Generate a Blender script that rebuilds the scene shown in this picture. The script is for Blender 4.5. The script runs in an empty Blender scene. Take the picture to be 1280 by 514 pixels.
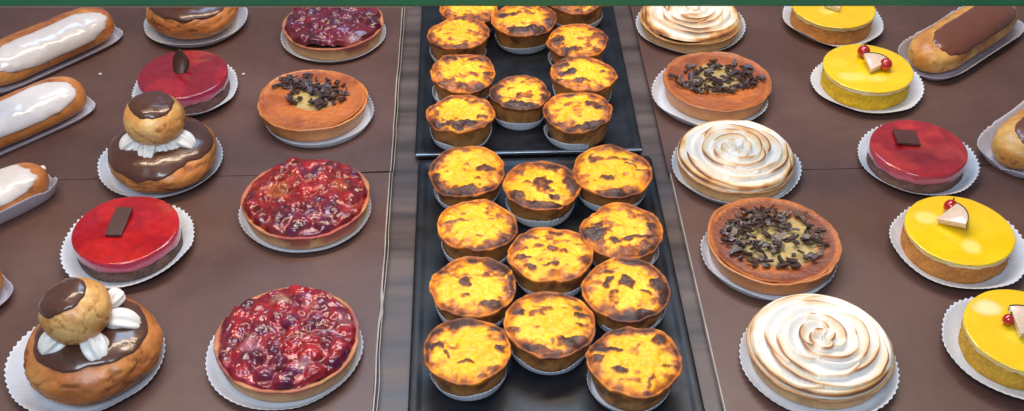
import bpy, math, random
import numpy as np
PI = math.pi
S = 0.01                       # everything below is written in centimetres
random.seed(7)
scn = bpy.context.scene
COL = scn.collection

# ------------------------------------------------------------------ noise
def _h(ix, iy, iz, s):
    n = (ix*374761393 + iy*668265263 + iz*2147483647 % 4294967296 + s*974634777) & 0xffffffff
    n = ((n ^ (n >> 13))*1274126177) & 0xffffffff
    n = (n ^ (n >> 16)) & 0xffffffff
    return n/4294967295.0
def vn(x, y, z=0.0, s=0):
    x = np.asarray(x, float); y = np.asarray(y, float)+0*x; z = np.asarray(z, float)+0*x
    ix = np.floor(x).astype(np.int64); iy = np.floor(y).astype(np.int64); iz = np.floor(z).astype(np.int64)
    fx, fy, fz = x-ix, y-iy, z-iz
    fx, fy, fz = [f*f*f*(f*(f*6-15)+10) for f in (fx, fy, fz)]
    def c(a, b, d): return _h(ix+a+1000, iy+b+1000, iz+d+1000, s)
    x00 = c(0,0,0)*(1-fx)+c(1,0,0)*fx; x10 = c(0,1,0)*(1-fx)+c(1,1,0)*fx
    x01 = c(0,0,1)*(1-fx)+c(1,0,1)*fx; x11 = c(0,1,1)*(1-fx)+c(1,1,1)*fx
    return (x00*(1-fy)+x10*fy)*(1-fz)+(x01*(1-fy)+x11*fy)*fz
def fbm(x, y, z=0.0, s=0, o=4):          # about -1 .. 1
    t = 0; a = 1.0; f = 1.0; n = 0
    for k in range(o):
        t = t + a*(vn(np.asarray(x)*f, np.asarray(y)*f, np.asarray(z)*f, s+k*17)*2-1); n += a; a *= .5; f *= 2.03
    return t/n*1.6
def sst(a, b, x):
    t = np.clip((np.asarray(x, float)-a)/(b-a), 0, 1); return t*t*(3-2*t)
def mixc(a, b, t):
    a = np.asarray(a, float); b = np.asarray(b, float); t = np.asarray(t)[..., None]
    return a*(1-t)+b*t
def ramp(t, stops):
    t = np.asarray(t); ps = [p for p, c in stops]
    return np.stack([np.interp(t, ps, [c[k] for p, c in stops]) for k in range(3)], -1)
def C3(c, like):
    return np.zeros(np.asarray(like).shape+(3,))+np.asarray(c, float)

# ------------------------------------------------------------------ mesh helpers
class MB:
    def __init__(s): s.v = []; s.f = []; s.c = []; s.n = 0
    def grid(s, X, Y, Z, C, wrap=True, cap0=False, cap1=False, flip=False):
        n, m = X.shape; b = s.n
        P = np.stack([X, Y, Z], -1).reshape(-1, 3); Cc = np.asarray(C).reshape(-1, 3)
        s.v += P.tolist(); s.c += Cc.tolist(); s.n += n*m
        mm = m if wrap else m-1
        F = []
        for i in range(n-1):
            for j in range(mm):
                k = (j+1) % m
                F.append((b+i*m+j, b+i*m+k, b+(i+1)*m+k, b+(i+1)*m+j))
        for cap, row, rev in ((cap0, 0, True), (cap1, n-1, False)):
            if cap:
                ctr = P[row*m:(row+1)*m].mean(0); cc = Cc[row*m:(row+1)*m].mean(0)
                s.v.append(ctr.tolist()); s.c.append(cc.tolist()); k0 = s.n; s.n += 1
                for j in range(mm):
                    a, d = b+row*m+j, b+row*m+(j+1) % m
                    F.append((k0, d, a) if rev else (k0, a, d))
        if flip: F = [tuple(reversed(f)) for f in F]
        s.f += F
        return s
    def box(s, x0, x1, y0, y1, z0, z1, c):
        b = s.n
        s.v += [[x, y, z] for z in (z0, z1) for y in (y0, y1) for x in (x0, x1)]; s.c += [list(c)]*8; s.n += 8
        s.f += [(b, b+2, b+3, b+1), (b+4, b+5, b+7, b+6), (b, b+1, b+5, b+4), (b+2, b+6, b+7, b+3), (b, b+4, b+6, b+2), (b+1, b+3, b+7, b+5)]
        return s
    def prism(s, pts, z0, z1, c):
        b = s.n; n = len(pts)
        s.v += [[x, y, z0] for x, y in pts]+[[x, y, z1] for x, y in pts]; s.c += [list(c)]*(2*n); s.n += 2*n
        s.f += [tuple(b+n+i for i in range(n)), tuple(b+i for i in reversed(range(n)))]
        s.f += [(b+i, b+(i+1) % n, b+n+(i+1) % n, b+n+i) for i in range(n)]
        return s
    def xf(s, fn):
        s.v = [list(fn(*p)) for p in s.v]; return s
    def build(s, name, mat, parent=None, loc=(0,0,0), smooth=True, bevel=0, solid=0, sub=0, rot=(0,0,0)):
        me = bpy.data.meshes.new(name)
        me.from_pydata([(x*S, y*S, z*S) for x, y, z in s.v], [], s.f)
        at = me.color_attributes.new('Col', 'FLOAT_COLOR', 'POINT')
        a = np.ones((s.n, 4)); a[:, :3] = np.clip(np.array(s.c), 0, 1); at.data.foreach_set('color', a.ravel())
        me.materials.append(mat)
        me.polygons.foreach_set('use_smooth', [smooth]*len(me.polygons))
        me.update()
        o = bpy.data.objects.new(name, me); COL.objects.link(o)
        o.location = [q*S for q in loc]; o.rotation_euler = rot
        if parent: o.parent = parent
        if bevel:
            m = o.modifiers.new('bevel', 'BEVEL'); m.width = bevel*S; m.segments = 3; m.limit_method = 'ANGLE'
        if solid:
            m = o.modifiers.new('solid', 'SOLIDIFY'); m.thickness = solid*S; m.offset = 0
        if sub:
            m = o.modifiers.new('sub', 'SUBSURF'); m.levels = sub; m.render_levels = sub
        return o
def thing(name, label, cat, x, y, z=0.0, rz=0.0, group=None, tilt=(0, 0)):
    o = bpy.data.objects.new(name, None); COL.objects.link(o)
    o.empty_display_size = .01
    o.location = (x*S, y*S, z*S); o.rotation_euler = (tilt[0], tilt[1], rz)
    o['label'] = label; o['category'] = cat
    if group: o['group'] = group
    return o
def tagm(o, label=None, cat=None, group=None, kind=None):
    if label: o['label'] = label
    if cat: o['category'] = cat
    if group: o['group'] = group
    if kind: o['kind'] = kind
    return o
def ell(n=120): return np.linspace(0, 2*PI, n, endpoint=False)
def mesh_rt(rho, n):
    th = ell(n); R, T = np.meshgrid(rho, th, indexing='ij'); return R, T

# ------------------------------------------------------------------ materials
def mat(name, rough=.5, coat=0, sss=0, sss_r=(1, .4, .2), sss_s=.3, bump=0, bscale=8, nvar=.12, nscale=5, spec=.5,
        base=None, metal=0, trans=0, stretch=(1, 1, 1), rvar=0, coat_rough=.05, fine=0, fscale=40, tint=None):
    m = bpy.data.materials.new(name); m.use_nodes = True
    nt = m.node_tree; N = nt.nodes; L = nt.links; N.clear()
    out = N.new('ShaderNodeOutputMaterial'); p = N.new('ShaderNodeBsdfPrincipled'); L.new(p.outputs[0], out.inputs[0])
    tc = N.new('ShaderNodeTexCoord'); mp = N.new('ShaderNodeMapping'); mp.inputs['Scale'].default_value = [100*q for q in stretch]
    L.new(tc.outputs['Object'], mp.inputs[0])
    nz = N.new('ShaderNodeTexNoise'); nz.inputs['Scale'].default_value = nscale; nz.inputs['Detail'].default_value = 5; L.new(mp.outputs[0], nz.inputs['Vector'])
    if base is None:
        at = N.new('ShaderNodeVertexColor'); at.layer_name = 'Col'; src = at.outputs[0]
    else:
        at = N.new('ShaderNodeRGB'); at.outputs[0].default_value = (*base, 1); src = at.outputs[0]
    mr = N.new('ShaderNodeMapRange'); mr.inputs['From Min'].default_value = .3; mr.inputs['From Max'].default_value = .7
    mr.inputs['To Min'].default_value = 1-nvar; mr.inputs['To Max'].default_value = 1+nvar; L.new(nz.outputs['Fac'], mr.inputs[0])
    vm = N.new('ShaderNodeVectorMath'); vm.operation = 'SCALE'; L.new(src, vm.inputs[0]); L.new(mr.outputs[0], vm.inputs['Scale'])
    csrc = vm.outputs[0]
    if fine:
        n2 = N.new('ShaderNodeTexNoise'); n2.inputs['Scale'].default_value = fscale; n2.inputs['Detail'].default_value = 3; L.new(mp.outputs[0], n2.inputs['Vector'])
        m2 = N.new('ShaderNodeMapRange'); m2.inputs['From Min'].default_value = .3; m2.inputs['From Max'].default_value = .7
        m2.inputs['To Min'].default_value = 1-fine; m2.inputs['To Max'].default_value = 1+fine; L.new(n2.outputs['Fac'], m2.inputs[0])
        v2 = N.new('ShaderNodeVectorMath'); v2.operation = 'SCALE'; L.new(csrc, v2.inputs[0]); L.new(m2.outputs[0], v2.inputs['Scale']); csrc = v2.outputs[0]
    L.new(csrc, p.inputs['Base Color'])
    p.inputs['Roughness'].default_value = rough; p.inputs['Metallic'].default_value = metal
    if rvar:
        m3 = N.new('ShaderNodeMapRange'); m3.inputs['From Min'].default_value = .3; m3.inputs['From Max'].default_value = .7
        m3.inputs['To Min'].default_value = max(.02, rough-rvar); m3.inputs['To Max'].default_value = min(1, rough+rvar); L.new(nz.outputs['Fac'], m3.inputs[0]); L.new(m3.outputs[0], p.inputs['Roughness'])
    p.inputs['Specular IOR Level'].default_value = spec
    p.inputs['Coat Weight'].default_value = coat; p.inputs['Coat Roughness'].default_value = coat_rough
    if sss:
        p.inputs['Subsurface Weight'].default_value = sss; p.inputs['Subsurface Radius'].default_value = sss_r; p.inputs['Subsurface Scale'].default_value = sss_s*S
    if bump:
        nb = N.new('ShaderNodeTexNoise'); nb.inputs['Scale'].default_value = bscale; nb.inputs['Detail'].default_value = 6; nb.inputs['Roughness'].default_value = .6; L.new(mp.outputs[0], nb.inputs['Vector'])
        b = N.new('ShaderNodeBump'); b.inputs['Strength'].default_value = 1; b.inputs['Distance'].default_value = bump*S; L.new(nb.outputs['Fac'], b.inputs['Height']); L.new(b.outputs[0], p.inputs['Normal'])
        if coat: L.new(b.outputs[0], p.inputs['Coat Normal'])
    return m
M = {}
M['crust']   = mat('baked_crust', .55, coat=.12, coat_rough=.35, bump=.05, bscale=3, nvar=.18, nscale=1.6, fine=.10, fscale=9)
M['shellc']  = mat('biscuit_crust', .6, bump=.035, bscale=5, nvar=.10, nscale=2, fine=.10, fscale=14)
M['glazedc'] = mat('egg_washed_crust', .42, coat=.35, coat_rough=.22, bump=.03, bscale=3, nvar=.10, nscale=1.3, fine=.06, fscale=10)
M['custard'] = mat('baked_custard', .42, coat=.22, coat_rough=.12, spec=.35, bump=.09, bscale=2.6, nvar=.10, nscale=2.5, fine=.12, fscale=8, sss=.25, sss_r=(1,.6,.1), sss_s=.25)
M['choux']   = mat('choux_pastry', .42, coat=.3, coat_rough=.25, bump=.05, bscale=1.6, nvar=.14, nscale=1.2, fine=.10, fscale=6)
M['choc']    = mat('chocolate_glaze', .32, coat=.55, coat_rough=.07, bump=.02, bscale=1.5, nvar=.08, nscale=2)
M['plaque']  = mat('chocolate_piece', .42, bump=.02, bscale=6, nvar=.15, nscale=3)
M['shav']    = mat('chocolate_shavings', .4, coat=.25, coat_rough=.2, bump=.02, bscale=8, nvar=.3, nscale=4)
M['berry']   = mat('glazed_berries', .30, coat=1, coat_rough=.03, bump=.05, bscale=1.5, spec=.3, nvar=.22, nscale=2.2, sss=.25, sss_r=(1,.15,.1), sss_s=.4, fine=.15, fscale=6)
M['jelly']   = mat('red_jelly', .16, coat=1, coat_rough=.05, bump=.014, bscale=1.6, nvar=.16, nscale=1.6, sss=.2, sss_r=(1,.1,.1), sss_s=.4)
M['lemon']   = mat('lemon_glaze', .2, coat=.9, coat_rough=.05, bump=.010, bscale=1.2, nvar=.03, nscale=.8, sss=.2, sss_r=(1,.7,.1), sss_s=.3)
M['crumb']   = mat('sponge_crumb', .8, bump=.14, bscale=6, nvar=.16, nscale=4, fine=.22, fscale=14, spec=.3)
M['cream']   = mat('whipped_cream', .4, bump=.01, bscale=3, nvar=.02, sss=.4, sss_r=(1,.9,.8), sss_s=.3, coat=.15, coat_rough=.2)
M['mering']  = mat('meringue', .42, coat=.2, coat_rough=.2, bump=.015, bscale=4, nvar=.03, sss=.5, sss_r=(1,.9,.75), sss_s=.4)
M['icing']   = mat('white_icing', .22, coat=.5, coat_rough=.12, bump=.02, bscale=1.2, nvar=.04, nscale=.8, sss=.2, sss_r=(1,.9,.9), sss_s=.3)
M['paper']   = mat('white_paper', .75, nvar=.05, nscale=1.0, base=(.60,.63,.70), bump=.01, bscale=20, spec=.3)
M['paperl']  = mat('greaseproof_paper', .5, nvar=.08, nscale=1.0, base=(.52,.50,.58), bump=.01, bscale=20, spec=.4)
M['fruit']   = mat('fruit_flesh', .25, coat=.6, coat_rough=.08, nvar=.08, nscale=3, sss=.3, sss_s=.3, sss_r=(1,.8,.6))
M['currant'] = mat('red_currant', .15, coat=1, nvar=.2, nscale=6, base=(.42,.012,.012), sss=.2, sss_s=.3)
M['board']   = mat('brown_board', .42, nvar=.13, nscale=.13, base=(.104,.052,.042), bump=.004, bscale=12, rvar=.13, fine=.06, fscale=1.2)
M['edge']    = mat('clear_plastic_edge', .3, nvar=.25, nscale=.5, base=(.36,.31,.27))
M['tray']    = mat('black_tray', .42, nvar=.25, nscale=.5, base=(.009,.010,.014), bump=.01, bscale=1.2, rvar=.1, spec=.38)
M['shelf']   = mat('counter_shelf', .40, nvar=.50, nscale=.55, base=(.085,.062,.057), bump=.01, bscale=3, stretch=(.12,1,1), rvar=.12)
M['rail']    = mat('green_painted_rail', .35, nvar=.06, nscale=.3, base=(.032,.19,.09))
M['railu']   = mat('cream_rail_edge', .5, nvar=.05, base=(.45,.42,.30))

# ------------------------------------------------------------------ paper cases
def paper_case(parent, r0, r1, h, pleats=40, dx=0, dy=0, seed=0, z0=.06, amp=.06, irr=.06, material='paper', flare=1.0):
    n = pleats*6
    t = np.concatenate([np.linspace(.05, 1, 4), 1+np.linspace(.08, 1, 9)])
    Tt, TH = np.meshgrid(t, ell(n), indexing='ij')
    w = np.clip(Tt-1, 0, 1)
    e = fbm(np.cos(TH)*1.3+seed, np.sin(TH)*1.3, 3.1, seed, 2)
    rim = r1*(1+irr*e)+0*w
    r = np.where(Tt <= 1, Tt*r0, r0+(rim-r0)*w**flare)
    zig = np.abs(((TH*pleats/(2*PI)) % 1)*2-1)*2-1
    hh = h*(1+.35*fbm(np.cos(TH)*1.1+seed+9, np.sin(TH)*1.1, 1.7, seed+3, 2))
    z = z0+w**1.6*hh+zig*amp*.9*w**.6
    r = r+zig*amp*1.2*w
    mb = MB(); mb.grid(dx+r*np.cos(TH), dy+r*np.sin(TH), z, C3((.7,.7,.7), r), cap0=True)
    return mb.build('paper_case', M[material], parent, solid=.02)

# ------------------------------------------------------------------ custard tarts
BURN = [(0, (.95,.56,.022)), (.18, (.90,.42,.016)), (.34, (.64,.20,.018)), (.54, (.38,.11,.022)), (.76, (.17,.05,.020)), (1, (.062,.026,.020))]
def nata(name, x, y, r, label, spots, seed, edge=.35, tick=.50, h=2.4, tilt=(0,0), pdx=0, pdy=0, papr=.88):
    t = thing(name, label, 'custard tart', x, y, 0, 0, 'custard tarts on the black trays', tilt)
    n = 132
    def burn(u, v):
        q = np.hypot(u, v)
        du = .10*fbm(u*3+seed, v*3, 0, seed, 3); dv = .10*fbm(u*3, v*3+seed, 5, seed+5, 3)
        U, V = u+du, v+dv
        b = np.zeros_like(u)
        for sp in spots:
            a, c, ra, rb = sp[0], sp[1], sp[2]*.9, sp[3]*.9; s_ = sp[4] if len(sp) > 4 else 1.0
            an = sp[5] if len(sp) > 5 else 0
            ca, sa = math.cos(an), math.sin(an)
            A, B = (U-a)*ca+(V-c)*sa, -(U-a)*sa+(V-c)*ca
            d = np.sqrt((A/ra)**2+(B/rb)**2)
            b = np.maximum(b, s_*(1-sst(.70, 1.25, d+.26*fbm(u*7+seed, v*7, 1, seed+71, 3))))
        f = fbm(u*5+seed*3.1, v*5, 2, seed+9, 4)
        ticks = sst(.25, .75, fbm(u*3.2+seed, v*5.0-seed, 4, seed+2, 4))*tick
        b = np.maximum(b, ticks*sst(.05, .5, q+.2))
        ca_, sa_ = u/(q+1e-6), v/(q+1e-6)
        fl = fbm(ca_*4.5+seed, sa_*4.5, q*1.5, seed+21, 4)
        ring = sst(.54, 1.0, q+.10*fl+.15*fbm(u*4.2, v*4.2, seed+2, seed+27, 4))*(edge+.19+.34*fbm(ca_*1.3+3, sa_*1.3, seed*1.3, seed+33, 3)+.12*fl)
        b = np.maximum(b, ring)
        return np.clip(b+.22*f*sst(.02, .35, b)+.07*f+.03, 0, 1)
    # pastry shell
    prof = [(.05, .10, 0), (.74, .08, 0), (.79, .16, .1), (.82, .5, .3), (.86, 1.0, .5), (.90, 1.5, .7), (.95, 1.95, .85), (.985, 2.22, .95),
            (1.0, 2.36, 1), (.985, 2.44, 1), (.955, 2.42, 1), (.925, 2.30, 1), (.90, 2.1, 1)]
    P = np.array(prof); th = ell(n)
    pr = np.repeat(P[:, 0:1], n, 1); pz = np.repeat(P[:, 1:2], n, 1); pk = np.repeat(P[:, 2:3], n, 1); TH = np.repeat(th[None], len(prof), 0)
    cx, cy = np.cos(TH), np.sin(TH)
    wav = fbm(cx*1.6+seed, cy*1.6, 0, seed, 3)
    R = pr*r*(1+.045*wav*pk)+.07*fbm(cx*5, cy*5, pz*3+seed, seed+1, 3)*pk
    Z = pz*h/2.4+.22*pk*fbm(cx*1.5+5, cy*1.5, seed, seed+2, 3)*(pz > .4)
    bt = burn(pr*cx, pr*cy)
    side = ramp(np.clip(pz/2.4+.18*fbm(cx*3, cy*3, pz*1.5+seed, seed+8, 3), 0, 1), [(0, (.50,.23,.08)), (.5, (.56,.25,.07)), (.8, (.56,.21,.045)), (1, (.58,.23,.05))])
    side = mixc(side, (.17,.055,.022), .8*sst(.05, .6, fbm(cx*3.4, cy*3.4, seed+pz*1.2, seed+40, 4)))
    top = ramp(np.clip(np.maximum(bt*.85, .30+.12*fbm(cx*4, cy*4, seed, seed+90, 3)), 0, 1), BURN)
    C = mixc(side, top, sst(1.9, 2.3, pz))
    MB().grid(R*cx, R*cy, Z, C, cap0=True).build('pastry_shell', M['crust'], t)
    # custard
    rho = np.linspace(.015, .965, 46); Rr, TH = mesh_rt(rho, n)
    u, v = Rr*np.cos(TH), Rr*np.sin(TH)
    b = burn(u, v)
    wv = fbm(np.cos(TH)*1.6+seed, np.sin(TH)*1.6, 0, seed, 3)
    q = Rr
    rimz = .22*fbm(np.cos(TH)*1.5+5, np.sin(TH)*1.5, seed, seed+2, 3)
    z = (2.34+.34*(1-(q/.965)**2.2)-.10*sst(.86, .965, q))*h/2.4+rimz*q**2+.10*fbm(u*3, v*3, seed, seed+4, 3)*(1-q**6)+.13*sst(.3, .8, b)*(1-q**8)+.09*fbm(u*7, v*7, seed, seed+6, 3)*(1-q**8)
    rr = q*r*(1+.045*wv*q)
    C = ramp(b, BURN)
    pale = sst(.1, .7, fbm(u*1.6, v*1.6, seed+7, seed+50, 3))
    C = mixc(C, C*np.array([1.03, 1.16, 1.6]), pale*(1-sst(.2, .4, b)))
    dark = sst(.45, .95, b)*sst(.1, .5, fbm(u*4, v*4, seed+1, seed+61, 3))
    C = mixc(C, (.085,.055,.065), dark*.5)
    MB().grid(rr*np.cos(TH), rr*np.sin(TH), z, C, cap0=True).build('custard', M['custard'], t)
    paper_case(t, r*.78, r*papr, .72, 46, pdx*.6, pdy*.5, seed, .03, .03, .03, flare=.8)
    return t
N_ = [
 ('U0', -.68, 95.9, 2.82, 'mostly hidden custard tart at the far tray\'s back left, below the green rail', [(0,-.8,.8,.25,.7)], .4, -.1, 0),
 ('U9', 9.84, 97.3, 2.85, 'brown sided custard tart at the far tray\'s back right, cut off by the green rail', [(0,-.5,.8,.3,.5)], .4, .1, 0),
 ('U1', -1.56, 91.3, 2.92, 'mottled orange custard tart, furthest fully visible one in the far tray\'s left column', [(-.9,-.1,.2,.5,.45),(.1,-.9,.35,.14,.75),(-.15,.15,.25,.10,.3)], .35, -.15, -.3),
 ('U2', -1.21, 84.85, 2.92, 'custard tart with two brown blisters at its back edge, halfway down the far tray\'s left', [(.35,.55,.24,.17),(-.35,.6,.2,.16,.8),(.75,-.1,.2,.13,.8),(-.5,-.5,.35,.12,.5),(.1,-.7,.6,.12,.5)], .35, -.3, -.3),
 ('U3', -1.47, 78.6, 2.92, 'custard tart with dark crescent along its near edge, at the far tray\'s front left', [(-.3,.68,.13,.12),(.0,-.62,.68,.20,1),(.65,-.30,.22,.13,.8),(-.85,-.05,.15,.4,.5),(.55,.55,.2,.1,.8)], .42, 0, 0),
 ('U4', 4.53, 93.7, 3.05, 'custard tart with black blister on its left, under the rail in the tray\'s middle', [(-.5,.15,.33,.16,1),(.1,-.72,.85,.2,1),(.2,.7,.4,.13,.6)], .45, 0, 0),
 ('U5', 3.60, 81.4, 2.62, 'small custard tart with blackened left and near edges, alone in the far tray\'s middle', [(-.85,.1,.24,.8,1),(.0,-.78,.95,.26,1),(.15,-.2,.3,.14,.6),(.8,-.3,.15,.3,.8)], .7, 0, 0),
 ('U6', 9.32, 89.9, 2.80, 'custard tart with brown left edge, behind the one with three brown streaks', [(-.7,-.1,.24,.42,.85),(-.2,-.62,.4,.16,.8),(.2,-.1,.2,.07,.6),(.2,.3,.12,.08,.4)], .42, -.25, -.2),
 ('U7', 9.32, 84.3, 2.98, 'custard tart with three brown streaks on its left, in the far tray\'s right column', [(-.65,.35,.26,.13),(-.5,-.10,.3,.12),(-.8,-.4,.22,.12,.9),(.0,.85,.25,.16,1),(.52,.05,.12,.08,.7),(-.2,-.5,.4,.08,.7)], .40, 0, 0),
 ('U8', 8.48, 78.5, 2.96, 'custard tart with broad burnt near edge, at the far tray\'s front right', [(-.22,.75,.17,.10,.9),(.5,.12,.30,.15,.9),(.35,-.78,.75,.20,1),(-.8,-.3,.2,.2,.7),(.85,.0,.15,.35,.7)], .42, -.3, 0),
 ('L1', -.86, 70.94, 3.0, 'custard tart with oval brown spot and charred near edge, near tray\'s back left', [(.48,-.02,.27,.15,.85),(-.02,.28,.11,.10,.55),(-.2,-.85,.75,.20,1),(-.88,-.3,.18,.4,.8),(.3,-.75,.5,.16,.8)], .42, -.2, 0),
 ('L2', 4.77, 68.9, 3.02, 'custard tart with big round brown patch in its centre, near tray\'s back middle', [(.0,-.02,.30,.26,.9),(.78,-.1,.2,.55,1),(.35,.72,.35,.18,.95),(.0,-.85,.85,.18,1),(-.6,-.42,.25,.17,.85),(.35,-.5,.15,.1,.8)], .5, 0, 0),
 ('L3', 10.5, 70.5, 3.13, 'bright yellow custard tart with crisp brown rim, near tray\'s back right', [(-.45,.45,.10,.22,.75),(-.1,-.32,.26,.11,.75),(.5,.15,.2,.05,.6),(.6,.38,.15,.05,.6),(.75,0,.12,.08,.7),(.1,-.9,.9,.13,1),(.3,.95,.5,.10,.9)], .40, 0, 0),
 ('L4', -.31, 64.3, 3.0, 'custard tart with smooth orange border, second from back in the near tray\'s left column', [(.5,.25,.10,.14,.7),(.35,.08,.10,.06,.7),(-.5,.02,.26,.07,.6),(-.25,.4,.1,.07,.5),(.85,-.2,.12,.3,.6),(.05,-.5,.12,.06,.6)], .40, 0, -.5),
 ('L5', 4.99, 60.85, 3.08, 'custard tart with small brown spots, at the very centre of the near tray', [(.15,.72,.16,.15,.9),(.0,.05,.17,.11,.85),(.0,-.40,.22,.11,.9),(-.62,-.22,.27,.10,.9),(-.45,.6,.3,.07,.6),(.7,.3,.2,.07,.7),(-.45,-.55,.15,.1,.8)], .40, .2, 0),
 ('L6', 10.42, 63.35, 3.06, 'smooth yellow custard tart ringed by brown patches, second from back in near tray\'s right column', [(-.62,-.05,.22,.34,1),(.72,.05,.15,.22,.95),(.3,-.34,.38,.11,.9),(-.25,-.42,.2,.10,.9),(.2,-.75,.8,.22,.7),(-.05,.05,.1,.08,.4)], .45, .3, -.2),
 ('L7', -.53, 57.85, 3.1, 'custard tart with one round central spot and charred right side, in near tray\'s left column', [(-.22,.05,.18,.19,.9),(.6,.62,.38,.34,1),(.88,-.1,.16,.55,1),(-.75,.55,.2,.2,.85),(.1,.85,.3,.12,.9),(-.15,-.35,.10,.06,.6),(.5,-.75,.4,.14,.9)], .42, -.1, 0),
 ('L8', 10.1, 57.3, 3.08, 'custard tart with two round black spots and charred right edge, in near tray\'s right column', [(.02,.08,.21,.18,1),(-.40,.12,.13,.14,.95),(.80,-.05,.22,.6,1),(.35,.78,.45,.18,1),(.0,-.88,.9,.18,1),(-.35,.45,.2,.06,.7),(.45,-.2,.2,.06,.8)], .5, .2, 0),
 ('L9', 4.48, 53.95, 3.18, 'largest custard tart, freckled brown at the back, between the two frontmost tarts', [(.1,.85,.8,.12,.75),(.72,.25,.22,.10,.75),(.6,.5,.2,.08,.7),(.5,-.62,.45,.17,1),(-.65,.35,.16,.11,.8),(.65,-.1,.2,.07,.7),(-.2,-.8,.5,.12,.8),(-.3,.7,.12,.1,.6)], .36, 0, 0),
 ('L10', -.97, 51.8, 2.9, 'frontmost left custard tart, with purple black blister on its back edge', [(-.15,.76,.36,.22,1),(-.68,.62,.19,.17,1),(-.75,.12,.30,.10,.95,-.3),(.80,.02,.13,.15,1),(.65,.55,.28,.10,.9),(.0,-.35,.18,.07,.85),(-.45,-.1,.2,.05,.7,-.6),(.55,-.7,.3,.08,.6)], .36, 0, -.1),
 ('L11', 9.81, 50.5, 3.12, 'frontmost right custard tart, with purple black patches along its back edge', [(-.35,.84,.38,.16,1),(.42,.78,.38,.18,1),(.62,.42,.18,.20,1),(-.62,.34,.40,.10,1,-.15),(-.78,.05,.2,.14,.9),(-.35,-.36,.26,.09,.9,-.4),(.72,-.30,.18,.05,.8),(.3,-.62,.05,.14,.6)], .38, -.35, -.15),
]
for i, (k, x, y, r, lab, sp, ed, pdx, pdy) in enumerate(N_):
    rs = random.Random(i*3+1)
    tl = (math.radians(rs.uniform(-2.5, 2.5)), math.radians(rs.uniform(-2.5, 2.5)))
    if k == 'L1': tl = (math.radians(4), math.radians(-2))
    if k == 'L4': tl = (math.radians(-1), math.radians(3))
    nata('custard_tart', x, y, r, lab, sp, i*7+3, ed, tilt=tl, pdx=pdx, pdy=pdy)

# ------------------------------------------------------------------ large tart shell
def big_shell(t, r, h, seed, cols, rimw=.32, wob=.02, material='shellc', inner_drop=.45, stain=None, lip=.0):
    """cols = base, mid, rim colours"""
    n = 180
    prof = [(.05, .10, 0), (.90, .08, 0), (.925, .16, .2), (.94, .4, .5), (.955, h*.55, .8), (.975, h*.85, 1), (.985+lip, h*.96, 1), (.992+lip, h, 1), (.978, h+.05, 1), (1-rimw/r*.75, h+.04, 1), (1-rimw/r, h-.04, 1), (1-rimw/r-.02, h-inner_drop, 1), (.5, h-inner_drop-.1, 1)]
    P = np.array(prof); pr, pz, pk = [np.repeat(P[:, k:k+1], n, 1) for k in range(3)]; TH = np.repeat(ell(n)[None], len(prof), 0)
    cx, cy = np.cos(TH), np.sin(TH)
    R = pr*r*(1+wob*fbm(cx*1.3+seed, cy*1.3, 0, seed, 3)*pk)+.035*fbm(cx*9, cy*9, pz*2, seed+1, 2)*pk
    Z = pz+.09*pk*fbm(cx*2.5, cy*2.5, seed, seed+2, 3)*(pz > .3*h)
    tt = np.clip(pz/h+.12*fbm(cx*4, cy*4, pz*2, seed+8, 3), 0, 1.1)
    C = ramp(tt, [(0, cols[0]), (.55, cols[1]), (.95, cols[2]), (1.05, cols[3] if len(cols) > 3 else cols[2])])
    C = mixc(C, np.array(cols[2])*.55, .45*sst(.25, .8, fbm(cx*2.5+2, cy*2.5, pz*.7+seed, seed+13, 3)))
    if stain:
        for a, w, col in stain:
            d = np.abs((TH-a+PI) % (2*PI)-PI)
            C = mixc(C, col, .75*(1-sst(w*.5, w, d+.2*fbm(cx*4, cy*4, pz*2, seed+31, 3)))*sst(.05, .5, pz/h))
    MB().grid(R*cx, R*cy, Z, C, cap0=True).build('pastry_shell', M[material], t)

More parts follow.
